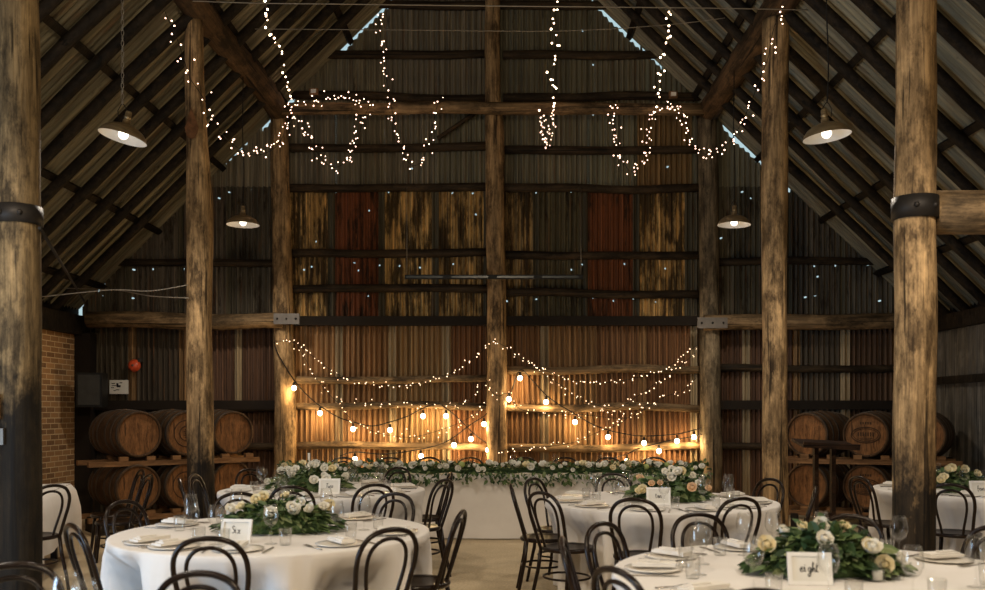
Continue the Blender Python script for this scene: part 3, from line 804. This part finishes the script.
def napk():
    m=MB(); m.box((0,0,.008),(.085,.20,.012)); m.box((.006,.01,.018),(.075,.185,.008)); m.box((0,-.02,.026),(.03,.10,.006)); return m.mesh('napkin',M['napkin'])
ME_NAP=napk()
def knife():
    m=MB(); m.box((0,-.055,.003),(.014,.10,.006)); m.add([(-.008,-.005,.002),(.008,-.005,.002),(.010,.08,.002),(.0,.115,.002),(-.007,.09,.002),(-.008,-.005,.005),(.008,-.005,.005),(.010,.08,.004),(.0,.115,.004),(-.007,.09,.004)],[(4,3,2,1,0),(5,6,7,8,9),(0,1,6,5),(1,2,7,6),(2,3,8,7),(3,4,9,8),(4,0,5,9)]); return m.mesh('knife',M['cutlery'])
def fork():
    m=MB(); m.tube([(0,-.1,.005),(0,0,.003),(0,.045,.005)],[.006,.0035,.006],6,flat=(1,.5)); m.box((0,.06,.005),(.024,.03,.003))
    for x in (-.010,-.0035,.0035,.010): m.box((x,.093,.006),(.0032,.04,.003))
    return m.mesh('fork',M['cutlery'])
ME_KNIFE=knife(); ME_FORK=fork()
ZT=.7525
def place(c,rad,phi,where,tn,rnd):
    a=R(phi); u=Vector((cos(a),sin(a),0)); t=Vector((-sin(a),cos(a),0)); C=Vector((c[0],c[1],ZT)); rz=a+pi/2
    def put(nm,me,cat,rr,tt,word,sc=1,z=0,rot=0):
        o=inst(nm,me,None,C+u*rr+t*tt+Vector((0,0,z)),rz+rot,sc)
        tag(o,f'{word}, {tn} table, place {where}',cat,f'{cat} settings on the {tn} table'); return o
    j=lambda s:random.uniform(-s,s)
    put('plate',ME_PLATE,'plate',rad-.19,j(.01),'cream plate')
    put('napkin',ME_NAP,'napkin',rad-.19,j(.01),'folded pale napkin',1,.019,j(.2))
    put('knife',ME_KNIFE,'knife',rad-.19,.165,'steel knife',1,0,j(.1))
    put('fork',ME_FORK,'fork',rad-.19,-.165,'steel fork',1,0,j(.1))
    put('wine_glass',ME_WINE,'wine glass',rad-.40+j(.02),(.10 if (tn,where)!=('Two','at its near middle') else -.30)+j(.02),'clear stemmed wine glass',1.05)
    put('water_glass',ME_TUMB,'tumbler',rad-.37+j(.02),(.20 if (tn,where)!=('Two','at its near middle') else -.22)+j(.015),'short clear tumbler')

# ---- flowers
def flower_mesh(mat,r=.04,lay=3):
    m=MB()
    for L_ in range(lay):
        n=6-L_ if L_ else 7; tilt=.25+L_*.42; rr=r*(1-.2*L_)
        for k in range(n):
            a=2*pi*k/n+L_*.5; A=Matrix.Rotation(a,4,'Z')@Matrix.Rotation(-tilt,4,'Y')
            w=rr*.62
            vs=[(0,0,0),(rr*.45,-w*.8,.006),(rr*.45,w*.8,.006),(rr*.85,-w*.7,.016),(rr*.85,w*.7,.016),(rr*1.02,0,.022),(rr*.5,0,-.004)]
            m.add(vs,[(0,1,6),(0,6,2),(1,3,6),(6,4,2),(3,5,6),(6,5,4)],True,A)
    m.ball((0,0,r*.30),r*.42,8); return m.mesh('flower',mat)
FL=[flower_mesh(M['white_petal']),flower_mesh(M['cream_petal']),flower_mesh(M['peach_petal'],.036)]
m=MB(); m.ball((0,0,.02),.03,8); BUD=m.mesh('bud',M['green_bud'])
def leaf(m,p,d,L_,w,roll):
    d=d.normalized(); s=d.cross(Vector((0,0,1)))
    if s.length<.1: s=Vector((1,0,0))
    s.normalize(); s=Matrix.Rotation(roll,3,d)@s; up=s.cross(d)
    dr=Vector((0,0,-1))*L_*.25
    q=[p, p+d*L_*.35-s*w+up*w*.2, p+d*L_*.35+s*w+up*w*.2, p+d*L_*.75-s*w*.7+dr*.5+up*w*.15, p+d*L_*.75+s*w*.7+dr*.5+up*w*.15, p+d*L_+dr, p+d*L_*.5+dr*.2-up*w*.2]
    m.add(q,[(0,1,6),(0,6,2),(1,3,6),(6,4,2),(3,5,6),(6,5,4)],False)
def centrepiece(c,rx,ry,h,nl,fl,label,rz=0,zb_=ZT,cat='flower arrangement',name='floral_centrepiece',group='table flowers',lsz=.075):
    root=empty(name,(c[0],c[1],zb_),rz,label,cat,group)
    m=MB(); m.lathe([(.0005,h*.75),(.35,h*.68),(.7,h*.45),(.9,h*.2),(.95,.002),(.0005,.002)],16,Matrix.Diagonal((rx*.8,ry*.8,1,1)))
    for k in range(nl):
        a=random.uniform(0,2*pi); q=random.random()**.5; th=q
        x=rx*.9*q*cos(a); y=ry*.9*q*sin(a); z=h*.85*(1-q*q)*random.uniform(.55,1.05)+.02
        d=Vector((cos(a)*q*1.2+random.uniform(-.6,.6),sin(a)*q*1.2+random.uniform(-.6,.6),random.uniform(-.1,1.0)*(1.2-q)))
        l_=lsz*random.uniform(.7,1.4)
        zz=Vector((x,y,z)); 
        if zz.z+d.normalized().z*l_-l_*.25<.006: d.z=.35
        leaf(m,zz,d,l_,l_*random.uniform(.16,.30),random.uniform(-.8,.8))
    o=m.build('foliage',M['leaf'],root); 
    for (x,y,z,ty,s) in fl:
        f=inst('flower' if ty<3 else 'bud', FL[ty] if ty<3 else BUD, root,(x,y,z),random.uniform(0,6),s)
        f.rotation_euler=(R(random.uniform(25,70)),R(random.uniform(-35,35)),0)
    return root
def auto_fl(rx,ry,h,n,types=(0,0,1),s=(.85,1.3)):
    out=[]
    for k in range(n):
        x=rx*.85*(-1+2*(k+.5)/n)+random.uniform(-.03,.03); y=-ry*random.uniform(-.35,.85)
        q=min(1,((x/rx)**2+(y/ry)**2))
        out.append((x,y,h*.9*(1-q*.75)+.03,random.choice(types),random.uniform(*s)))
    return out

# ---- cards with hand lettering
G={ # strokes in a 1-high x-height box
'S':[[(.75,1.7),(.45,1.95),(.15,1.75),(.2,1.35),(.6,1.0),(.75,.6),(.5,.1),(.1,.15)]],
'T':[[(.0,1.75),(.4,1.9),(1.0,1.8)],[(.5,1.85),(.42,1.0),(.35,.0)]],
'i':[[(0,.6),(.2,1),(.2,.2),(.45,.1)],[(.22,1.35),(.24,1.45)]],
'x':[[(0,.95),(.3,.8),(.5,.1),(.8,.1)],[(.75,1),(.4,.5),(.05,0)]],
'w':[[(0,.9),(.15,.2),(.35,.1),(.5,.8),(.6,.15),(.85,.15),(1.0,.95),(1.2,.85)]],
'o':[[(.5,.95),(.2,.8),(.15,.25),(.45,.05),(.75,.4),(.6,.9),(.9,.8)]],
'e':[[(.05,.4),(.5,.6),(.45,.95),(.15,.8),(.1,.25),(.4,.05),(.8,.3)]],
'g':[[(.6,.9),(.2,.8),(.15,.25),(.5,.2),(.65,.9),(.6,-.4),(.3,-.9),(.05,-.6),(.8,.2)]],
'h':[[(.0,.3),(.35,1.7),(.2,1.9),(.12,.05),(.35,.8),(.6,.7),(.6,.1),(.85,.2)]],
't':[[(.2,1.7),(.2,.2),(.5,.05)],[(0,1.15),(.55,1.25)]],
'f':[[(.65,1.7),(.4,1.95),(.25,1.4),(.22,-.6)],[(.0,.85),(.6,.95)]],
'u':[[(0,.9),(.1,.2),(.35,.1),(.6,.9),(.62,.15),(.85,.2)]],
'r':[[(0,.6),(.15,1),(.4,.85),(.38,.1),(.75,.25)]],
'n':[[(0,.1),(.1,.95),(.12,.1),(.35,.9),(.55,.8),(.58,.1),(.85,.2)]],
}
def card(c,word,label,yaw=0,w=.18,h=.135):
    root=empty('table_number_frame',(c[0],c[1],ZT),yaw,label,'table sign','table number frames')
    T=Matrix.Rotation(R(-14),4,'X')
    A=Matrix.Translation((0,-.02,.0))@T
    m=MB(); bw=.017
    for x,z,sx,sz in ((0,h-bw/2,w,bw),(0,bw/2,w,bw),(-w/2+bw/2,h/2,bw,h-2*bw),(w/2-bw/2,h/2,bw,h-2*bw)): m.box((x,0,z),(sx,.016,sz),A)
    m.build('frame',M['frame'],root)
    m=MB(); m.box((0,.003,h/2),(w-2*bw,.006,h-2*bw),A); o=m.build('card',M['paper'],root)
    m=MB(); m.tube([A@Vector((0,.01,h*.7)),(0,.07,.004)],.006,6); m.build('stand',M['frame'],root)
    adv=sum({'w':1.25,'g':.85,'T':.9,'S':.85}.get(ch,.78) for ch in word); sc=min(.021,(w-2*bw)*.62/adv)
    x=-adv*sc/2; m=MB()
    for ch in word:
        for st in G[ch]:
            pts=[A@Vector((x+px*sc,-.001,h*.40+py*sc)) for px,py in st]
            m.tube(smooth_path([(p) for p in pts],4),.0016+.0004,5)
        x+={'w':1.25,'g':.85,'T':.9,'S':.85}.get(ch,.78)*sc
    m.build('lettering',M['ink'],o); return root
def lantern(c,hh,r,label,square=False):
    root=empty('candle_lantern',(c[0],c[1],ZT),0,label,'candle holder','glass candle holders')
    m=MB()
    if square:
        for a in range(4):
            m.box((r*cos(a*pi/2),r*sin(a*pi/2),hh/2),(.004,2*r,hh) if a%2==0 else (2*r,.004,hh))
        m.box((0,0,.003),(2*r,2*r,.006))
    else: m.lathe([(.0005,.001),(r,.001),(r,hh),(r-.003,hh),(r-.003,.006),(.0005,.006)],24)
    m.build('glass',M['glass'],root)
    m=MB(); m.lathe([(.0005,.006),(r*.62,.006),(r*.64,hh*.42),(r*.5,hh*.45),(.0005,hh*.44)],18); m.build('candle',M['candle'],root)
    m=MB(); m.tube([(0,0,hh*.44),(0.002,0,hh*.5)],.0015,5); m.build('wick',M['ink'],root)

TABLES={
 'Six': dict(c=(-1.45,5.59),r=.955,seed=1.0,label='white round tablecloth of the front left table with the card Six',
   ch=[(-90,1.27,'nearest the camera'),(-48,1.27,'at its near right'),(-6,1.17,'at its right end'),(58,1.20,'at its far right'),(118,1.20,'behind its greenery'),(158,1.22,'at its far left'),(222,1.17,'at its near left')],
   extra=[(-120,'left of the nearest chair'),(88,'at its far middle')]),
 'Two': dict(c=(-1.76,8.57),r=.96,seed=5.0,label='white round tablecloth of the table with the card Two, before the left barrels',
   ch=[(-27,1.34,'at its right, seen side on'),(-60,1.32,'at its near right'),(-90,1.33,'at its near middle'),(181,1.22,'at its left, facing right'),(205,1.28,'at its near left, backing the post'),(139,1.22,'at its far left'),(14,1.22,'at its far right'),(62,1.22,'at its far side')],
   extra=[(-125,'left of the near middle'),(100,'behind its flowers')]),
 'Ten': dict(c=(1.27,7.5),r=.955,seed=9.0,label='white round tablecloth of the middle right table before the head table',
   ch=[(-107,1.32,'at its near left of centre'),(-75,1.27,'at its near right of centre'),(217,1.28,'at its near left corner'),(184,1.24,'at its left end beside the aisle'),(151,1.20,'at its far left'),(103,1.22,'at its far side behind the glasses'),(26,1.20,'at its far right'),(-14,1.22,'at its right end')],
   extra=[(65,'behind its flowers'),(-42,'at its near right corner')]),
 'eight': dict(c=(1.475,4.11),r=.99,seed=14.0,label='white round tablecloth of the front right table with the card eight',
   ch=[(107,1.24,'at its far left'),(143,1.22,'at its left'),(171,1.22,'at its left corner'),(212,1.24,'at its near left'),(240,1.22,'nearest the camera'),(66,1.22,'at its far side behind the flowers'),(29,1.24,'at its right')],
   extra=[(88,'at its far middle'),(-90,'before the card'),(-40,'at its near right')]),
 'four': dict(c=(4.52,8.55),r=.98,seed=20.0,label='white round tablecloth of the table with the card four behind the banded post',
   ch=[(190,1.30,'at its left, seen side on'),(231,1.36,'at its near side')],
   extra=[(215,'at its near left'),(150,'at its far left'),(-80,'before the card'),(100,'at its far side')]),
}
random.seed(77)
CARDNAME={'Ten':'the middle right table'}
for tn,T in TABLES.items():
    c=T['c']
    skirt(c,T['r'],[(p,r-.27) for p,r,w in T['ch']],T['seed'],label=T['label'])
    for p,r,w in T['ch']:
        rs=r-.27; a=R(p)
        lab=f'dark bentwood chair {w} of the '+({'Ten':'middle right table'}.get(tn) or f'table with card {tn}')
        chair(c[0]+rs*cos(a),c[1]+rs*sin(a),p+180+random.uniform(-5,5),lab,f'bentwood chairs around the {tn if tn!="Ten" else "middle right"} table')
    for p,w in [(p,w) for p,r,w in T['ch']]+T['extra']:
        place(c,T['r'],p,w,tn,0)
for o in list(COL.objects):
    for key in ('label','group'):
        if key in o and ', Ten table' in o[key]: o[key]=o[key].replace(', Ten table',', middle right table')
        if key in o and ' the Ten table' in o[key]: o[key]=o[key].replace('the Ten table','the middle right table')

centrepiece((-1.42,5.62),.40,.24,.20,520,auto_fl(.40,.22,.20,9)+[(-.02,-.16,.12,0,1.2),(.13,-.14,.13,0,1.3),(.30,.02,.15,1,1.2),(-.10,.0,.2,1,1.2)],'green leafy centrepiece with white flowers behind the card Six')
centrepiece((-1.88,8.45),.42,.24,.24,420,auto_fl(.42,.24,.24,12)+[(.10,-.2,.10,0,1.4),(.22,-.2,.11,0,1.4),(-.12,-.16,.15,0,1.3)],'leafy centrepiece full of white flowers behind the card Two')
centrepiece((1.34,7.50),.38,.24,.24,420,auto_fl(.38,.24,.24,11,(0,0,1,2))+[(-.24,-.18,.10,1,1.3),(.16,-.17,.12,2,1.4),(.0,-.1,.2,0,1.2)],'leafy centrepiece with cream and peach flowers on the middle right table')
centrepiece((1.47,4.18),.36,.22,.20,560,auto_fl(.36,.2,.20,7,(0,1,1))+[(.16,-.15,.12,0,1.35),(.20,-.17,.06,1,1.3),(-.05,-.12,.16,0,1.2)],'leafy centrepiece with cream flowers behind the card eight',lsz=.085)
centrepiece((4.12,8.35),.44,.24,.20,360,auto_fl(.44,.24,.20,9,(0,1,1))+[(-.30,-.12,.08,0,1.5),(-.15,-.15,.13,1,1.3)],'leafy centrepiece with pale yellow flowers behind the card four')
card((-1.545,5.12),'Six','white framed card reading Six on the front left table',R(-6))
card((-1.61,8.12),'Two','white framed card reading Two before the left centrepiece',R(2),.19,.14)
card((1.20,7.18),'ten','white framed card leaning on the middle right flowers',R(-4),.19,.14)
card((1.30,3.88),'eight','white framed card reading eight on the front right table',R(-6),.185,.14)
card((4.13,7.86),'four','white framed card reading four beyond the banded post',R(0),.19,.14)
lantern((-1.45,5.98),.19,.045,'tall clear glass candle holder behind the Six greenery')
lantern((1.43,4.42),.18,.045,'square glass lantern with a pale candle in the eight flowers',True)
lantern((4.05,8.75),.16,.05,'square glass candle holder in the flowers beyond the banded post',True)
lantern((-2.02,8.05),.15,.045,'clear glass candle holder left of the card Two')
lantern((1.62,3.95),.11,.035,'small glass candle cup right of the card eight')
lantern((1.50,7.86),.15,.045,'clear glass candle holder behind the middle right flowers')

# far left small table with square cloth
root=None
cx,cy=-5.03,8.35
m=MB(); hw=.78; n=24; vs=[];fs=[]
N=28
Z=.755
for i in range(N+1):
    for j in range(N+1):
        u=-1.30+2.6*i/N; v=-1.30+2.6*j/N
        a=max(0,abs(u)-hw); b2=max(0,abs(v)-hw)
        x=max(-hw,min(hw,u))+math.copysign(.05*min(1,a*4)+.03*sin(v*9)*a,u); y=max(-hw,min(hw,v))+math.copysign(.05*min(1,b2*4)+.03*sin(u*9)*b2,v)
        dz=max(a,b2) if min(a,b2)==0 else (a*a+b2*b2)**.5*.98
        vs.append((x,y,Z-dz))
for i in range(N):
    for j in range(N): q=i*(N+1)+j; fs.append((q,q+N+1,q+N+2,q+1))
m.add(vs,fs,True); o=m.build('tablecloth',M['cloth'],None,(cx,cy,0),R(15)); tag(o,'short square white tablecloth on the table against the brick wall','tablecloth')
t=empty('dining_table',(cx,cy,0),R(15),'table under the short white cloth by the brick wall','table')
m=MB(); m.box((0,0,.735),(1.5,1.5,.03)); m.build('tabletop',M['plank'],t)
for sx in (-1,1):
    for sy in (-1,1):
        m=MB(); m.box((sx*.62,sy*.62,.36),(.06,.06,.72)); m.build('leg',M['chair'],t)
for x,y,f,lab in ((-3.97,7.50,150,'dark bentwood chair in front of the short white cloth beside the dark front post'),(-4.0,9.1,215,'dark bentwood chair behind the corner of the short white cloth'),(-3.68,8.50,185,'dark bentwood chair with backrest turned, between the short cloth and the barrels')):
    chair(x,y,f,lab,'bentwood chairs by the brick wall')
for k,(x,y,w) in enumerate(((-4.45,8.1,'near'),(-4.6,8.75,'far'))):
    o=inst('napkin',ME_NAP,None,(x,y,.757),R(20+90*k)); tag(o,f'folded napkin on the {w} side of the short white cloth','napkin')

# front left table mostly below the frame
skirt((-1.45,2.05),.98,[(76,1.05)],31,label='white round tablecloth just under the lower left edge of the view')
chair(-1.19,3.10,262,'dark bentwood chair at the bottom edge before the Six table, its hoop just in view','bentwood chairs along the bottom edge')
chair(-1.86,3.30,290,'dark bentwood chair at the bottom left corner with a glass before it','bentwood chairs along the bottom edge')
for (px,d,me,nm,lab) in ((66,2.95,ME_WINE,'wine_glass','clear stemmed glass at the bottom left corner of the view'),(84,2.8,ME_WINE,'wine_glass','clear glass standing second from the bottom left corner')):
    o=inst(nm,me,None,(XP(px,d),d,ZT),0,1.05); tag(o,lab,'wine glass')

# head table
hx0,hx1,hy0,hy1=XP(302,10.9),XP(698,10.9),10.52,11.27
m=MB(); n=160; vs=[];fs=[]
def ring(z,k):
    out=[]
    per=[]
    for i in range(n):
        t=i/n*4
        s=int(t); q=t-s
        if s==0: p=(hx0+(hx1-hx0)*q,hy0,0,-1)
        elif s==1: p=(hx1,hy0+(hy1-hy0)*q,1,0)
        elif s==2: p=(hx1-(hx1-hx0)*q,hy1,0,1)
        else: p=(hx0,hy1-(hy1-hy0)*q,-1,0)
        w=k*(.014*noise.noise((p[0]*2.2,p[1]*2.2,0))+.02*noise.noise((p[0]*.9,p[1],3)))+k*.012
        out.append((p[0]+p[2]*w,p[1]+p[3]*w,z))
    return out
levels=[(.752,0),(.745,.4),(.70,.7),(.5,.9),(.3,1.0),(.1,1.1),(.012,1.15)]
for z,k in levels: vs+=ring(z,k)
for l_ in range(len(levels)-1):
    for i in range(n):
        j=(i+1)%n; fs.append((l_*n+i,(l_+1)*n+i,(l_+1)*n+j,l_*n+j))
fs.append(tuple(range(n)))
m.add(vs,fs,False); o=m.build('tablecloth',M['cloth']); tag(o,'long white cloth falling to the floor over the head table','tablecloth')
for p in o.data.polygons: p.use_smooth=len(p.vertices)==4 and p.index>n
HP=[(343,'leftmost'),(390,'second from the left'),(428,'third from the left'),(471,'just left of the centre post'),(523,'just right of the centre post'),(565,'third from the right'),(609,'second from the right'),(653,'rightmost')]
random.seed(9)
for px,w in HP:
    chair(XP(px,11.75),11.47,270+random.uniform(-4,4),f'dark bentwood chair {w} in the row behind the head table','bentwood chairs behind the head table')
    x=XP(px,11.1)
    for nm,me,cat,dx,dy,wd in (('wine_glass',ME_WINE,'wine glass',-.12,.0,'clear stemmed wine glass'),('water_glass',ME_TUMB,'tumbler',.10,.02,'short clear tumbler')):
        o=inst(nm,me,None,(x+dx,11.02+dy,ZT),0,1.0); tag(o,f'{wd} on the head table before the {w} chair' if 'post' not in w else f'{wd} on the head table {w}',cat,'head table glasses')
# garland: overlapping foliage runs on and over the front edge
def garland():
    root=empty('flower_garland',((hx0+hx1)/2,hy0,ZT),0,'long leafy garland with white flowers along the front of the head table','garland')
    x0=hx0-(hx0+hx1)/2; x1=-x0; x0-=.15
    m=MB(); pts=[(x0+(x1-x0)*i/40,.10+.03*sin(i*.9),.045+.01*sin(i*1.7)) for i in range(41)]; m.tube(pts,.035,8)
    for k in range(2600):
        x=random.uniform(x0-.05,x1+.05); h=.085+.04*noise.noise((x*2.3,0,0))
        a=random.uniform(-1.1,pi*.95); r=random.uniform(.02,.11)
        y=.09-r*cos(a)*1.2; z=.05+r*sin(a)*1.15*(h/.13)
        if a<.1: y=-.05-random.uniform(0,.05); z=random.uniform(-.08-.07*abs(noise.noise((x*3,1,0))),.05)
        elif z<.012: z=.012+random.uniform(0,.03)
        d=Vector((random.uniform(-1,1),-cos(a)*.9+random.uniform(-.5,.3),sin(a)*.8+random.uniform(-.3,.4)))
        if y>-.02 and z<.06: d.z=abs(d.z)+.2
        if y<=-.02: d.y=-abs(d.y)
        l_=.06*random.uniform(.7,1.4); leaf(m,Vector((x,y,z)),d,l_,l_*random.uniform(.2,.34),random.uniform(-1,1))
    m.build('foliage',M['leaf'],root)
    for k in range(74):
        x=x0+(x1-x0)*(k+random.uniform(.1,.9))/74; a=random.uniform(.25,1.6)
        p=(x,.07-.12*cos(a),.035+.085*sin(a))
        ty=0 if random.random()<.86 else (1 if random.random()<.6 else 3)
        f=inst('flower' if ty<3 else 'bud',FL[ty] if ty<3 else BUD,root,p,0,random.uniform(.7,1.5)); f.rotation_euler=(R(random.uniform(20,80)),R(random.uniform(-30,30)),0)
garland()
for px,lab in ((299,'slim white candle at the left end of the head table garland'),):
    root=empty('table_candle',(XP(px,10.85)+.12,10.85,ZT),0,lab,'candle'); m=MB(); m.lathe([(.0005,0),(.014,0),(.014,.24),(.0005,.242)],12); m.build('wax',M['candle'],root)
    m=MB(); m.tube([(0,0,.24),(0,0,.255)],.002,5); m.build('wick',M['ink'],root)

# lectern
root=empty('lectern',(XP(825,10),10.0,0),R(0),'dark wooden lectern on two slim posts in front of the right barrels','lectern')
A=Matrix.Translation((0,0,1.13))@Matrix.Rotation(R(8),4,'X')@Matrix.Rotation(R(3),4,'Y')
m=MB(); m.box((0,0,0),(.62,.42,.03),A); o=m.build('top',M['lectern'],root)
m=MB(); m.box((0,-.20,.03),(.62,.02,.035),A); m.build('book_ledge',M['lectern'],o)
for x in (-.09,.10):
    m=MB(); m.box((x,.04,.57),(.045,.07,1.10)); m.build('leg',M['lectern'],root)
m=MB(); m.box((0,0,.025),(.5,.40,.05)); m.build('base',M['lectern'],root)
m=MB(); m.box((0,.04,.34),(.20,.03,.05)); m.build('crossbar',M['lectern'],root)

# ------------------------------------------------------------------ light
def area(name,c,rot,size,power,col):
    ld=bpy.data.lights.new(name,'AREA'); ld.shape='RECTANGLE'; ld.size,ld.size_y=size; ld.energy=power; ld.color=col
    o=bpy.data.objects.new(name,ld); COL.objects.link(o); o.location=c; o.rotation_euler=rot; return o
# lamps of the next bays, behind the camera
for x in (-3.2,2.75): lamp((x,4.4,3.72),145,(1,.88,.73),spot=165)
for x in (-3.2,2.75): lamp((x,1.0,3.72),110,(1,.88,.73),spot=165)
# added unseen fill lamps, warming posts, roof and tables from the front
lamp((-.3,1.2,4.2),400,(1,.80,.55),.2)
lamp((-.2,-2.2,3.4),90,(1,.88,.73),.2)
# daylight through the doorway in the left wall
pl=area('door_daylight',(XL-.05,(DY0+DY1)/2,DZ/2),(0,R(-90),0),(DZ,DY1-DY0),270,(.50,.72,1.0))

w=bpy.data.worlds.new('overcast_sky'); S.world=w; w.use_nodes=True
bg=w.node_tree.nodes['Background']; bg.inputs[0].default_value=(.62,.86,.92,1); bg.inputs[1].default_value=.75

# ------------------------------------------------------------------ camera
cd=bpy.data.cameras.new('camera'); cam=bpy.data.objects.new('camera',cd); COL.objects.link(cam)
cam.location=(0,0,H); cam.rotation_euler=(R(90),0,0)
cd.sensor_fit='HORIZONTAL'; cd.sensor_width=36; cd.lens=F/985*36
cd.shift_x=-(VX-492.5)/985; cd.shift_y=(VY-295)/985
cd.dof.use_dof=True; cd.dof.focus_distance=9.5; cd.dof.aperture_fstop=2.2
cd.clip_end=60
S.camera=cam
vs_=S.view_settings; vs_.view_transform='Standard'; vs_.look='None'; vs_.exposure=0.0; vs_.gamma=1.0; vs_.use_curve_mapping=False
S.cycles.use_denoising=True
S.cycles.max_bounces=6; S.cycles.transparent_max_bounces=16; S.cycles.caustics_reflective=False; S.cycles.caustics_refractive=False
S.cycles.sample_clamp_indirect=4.0
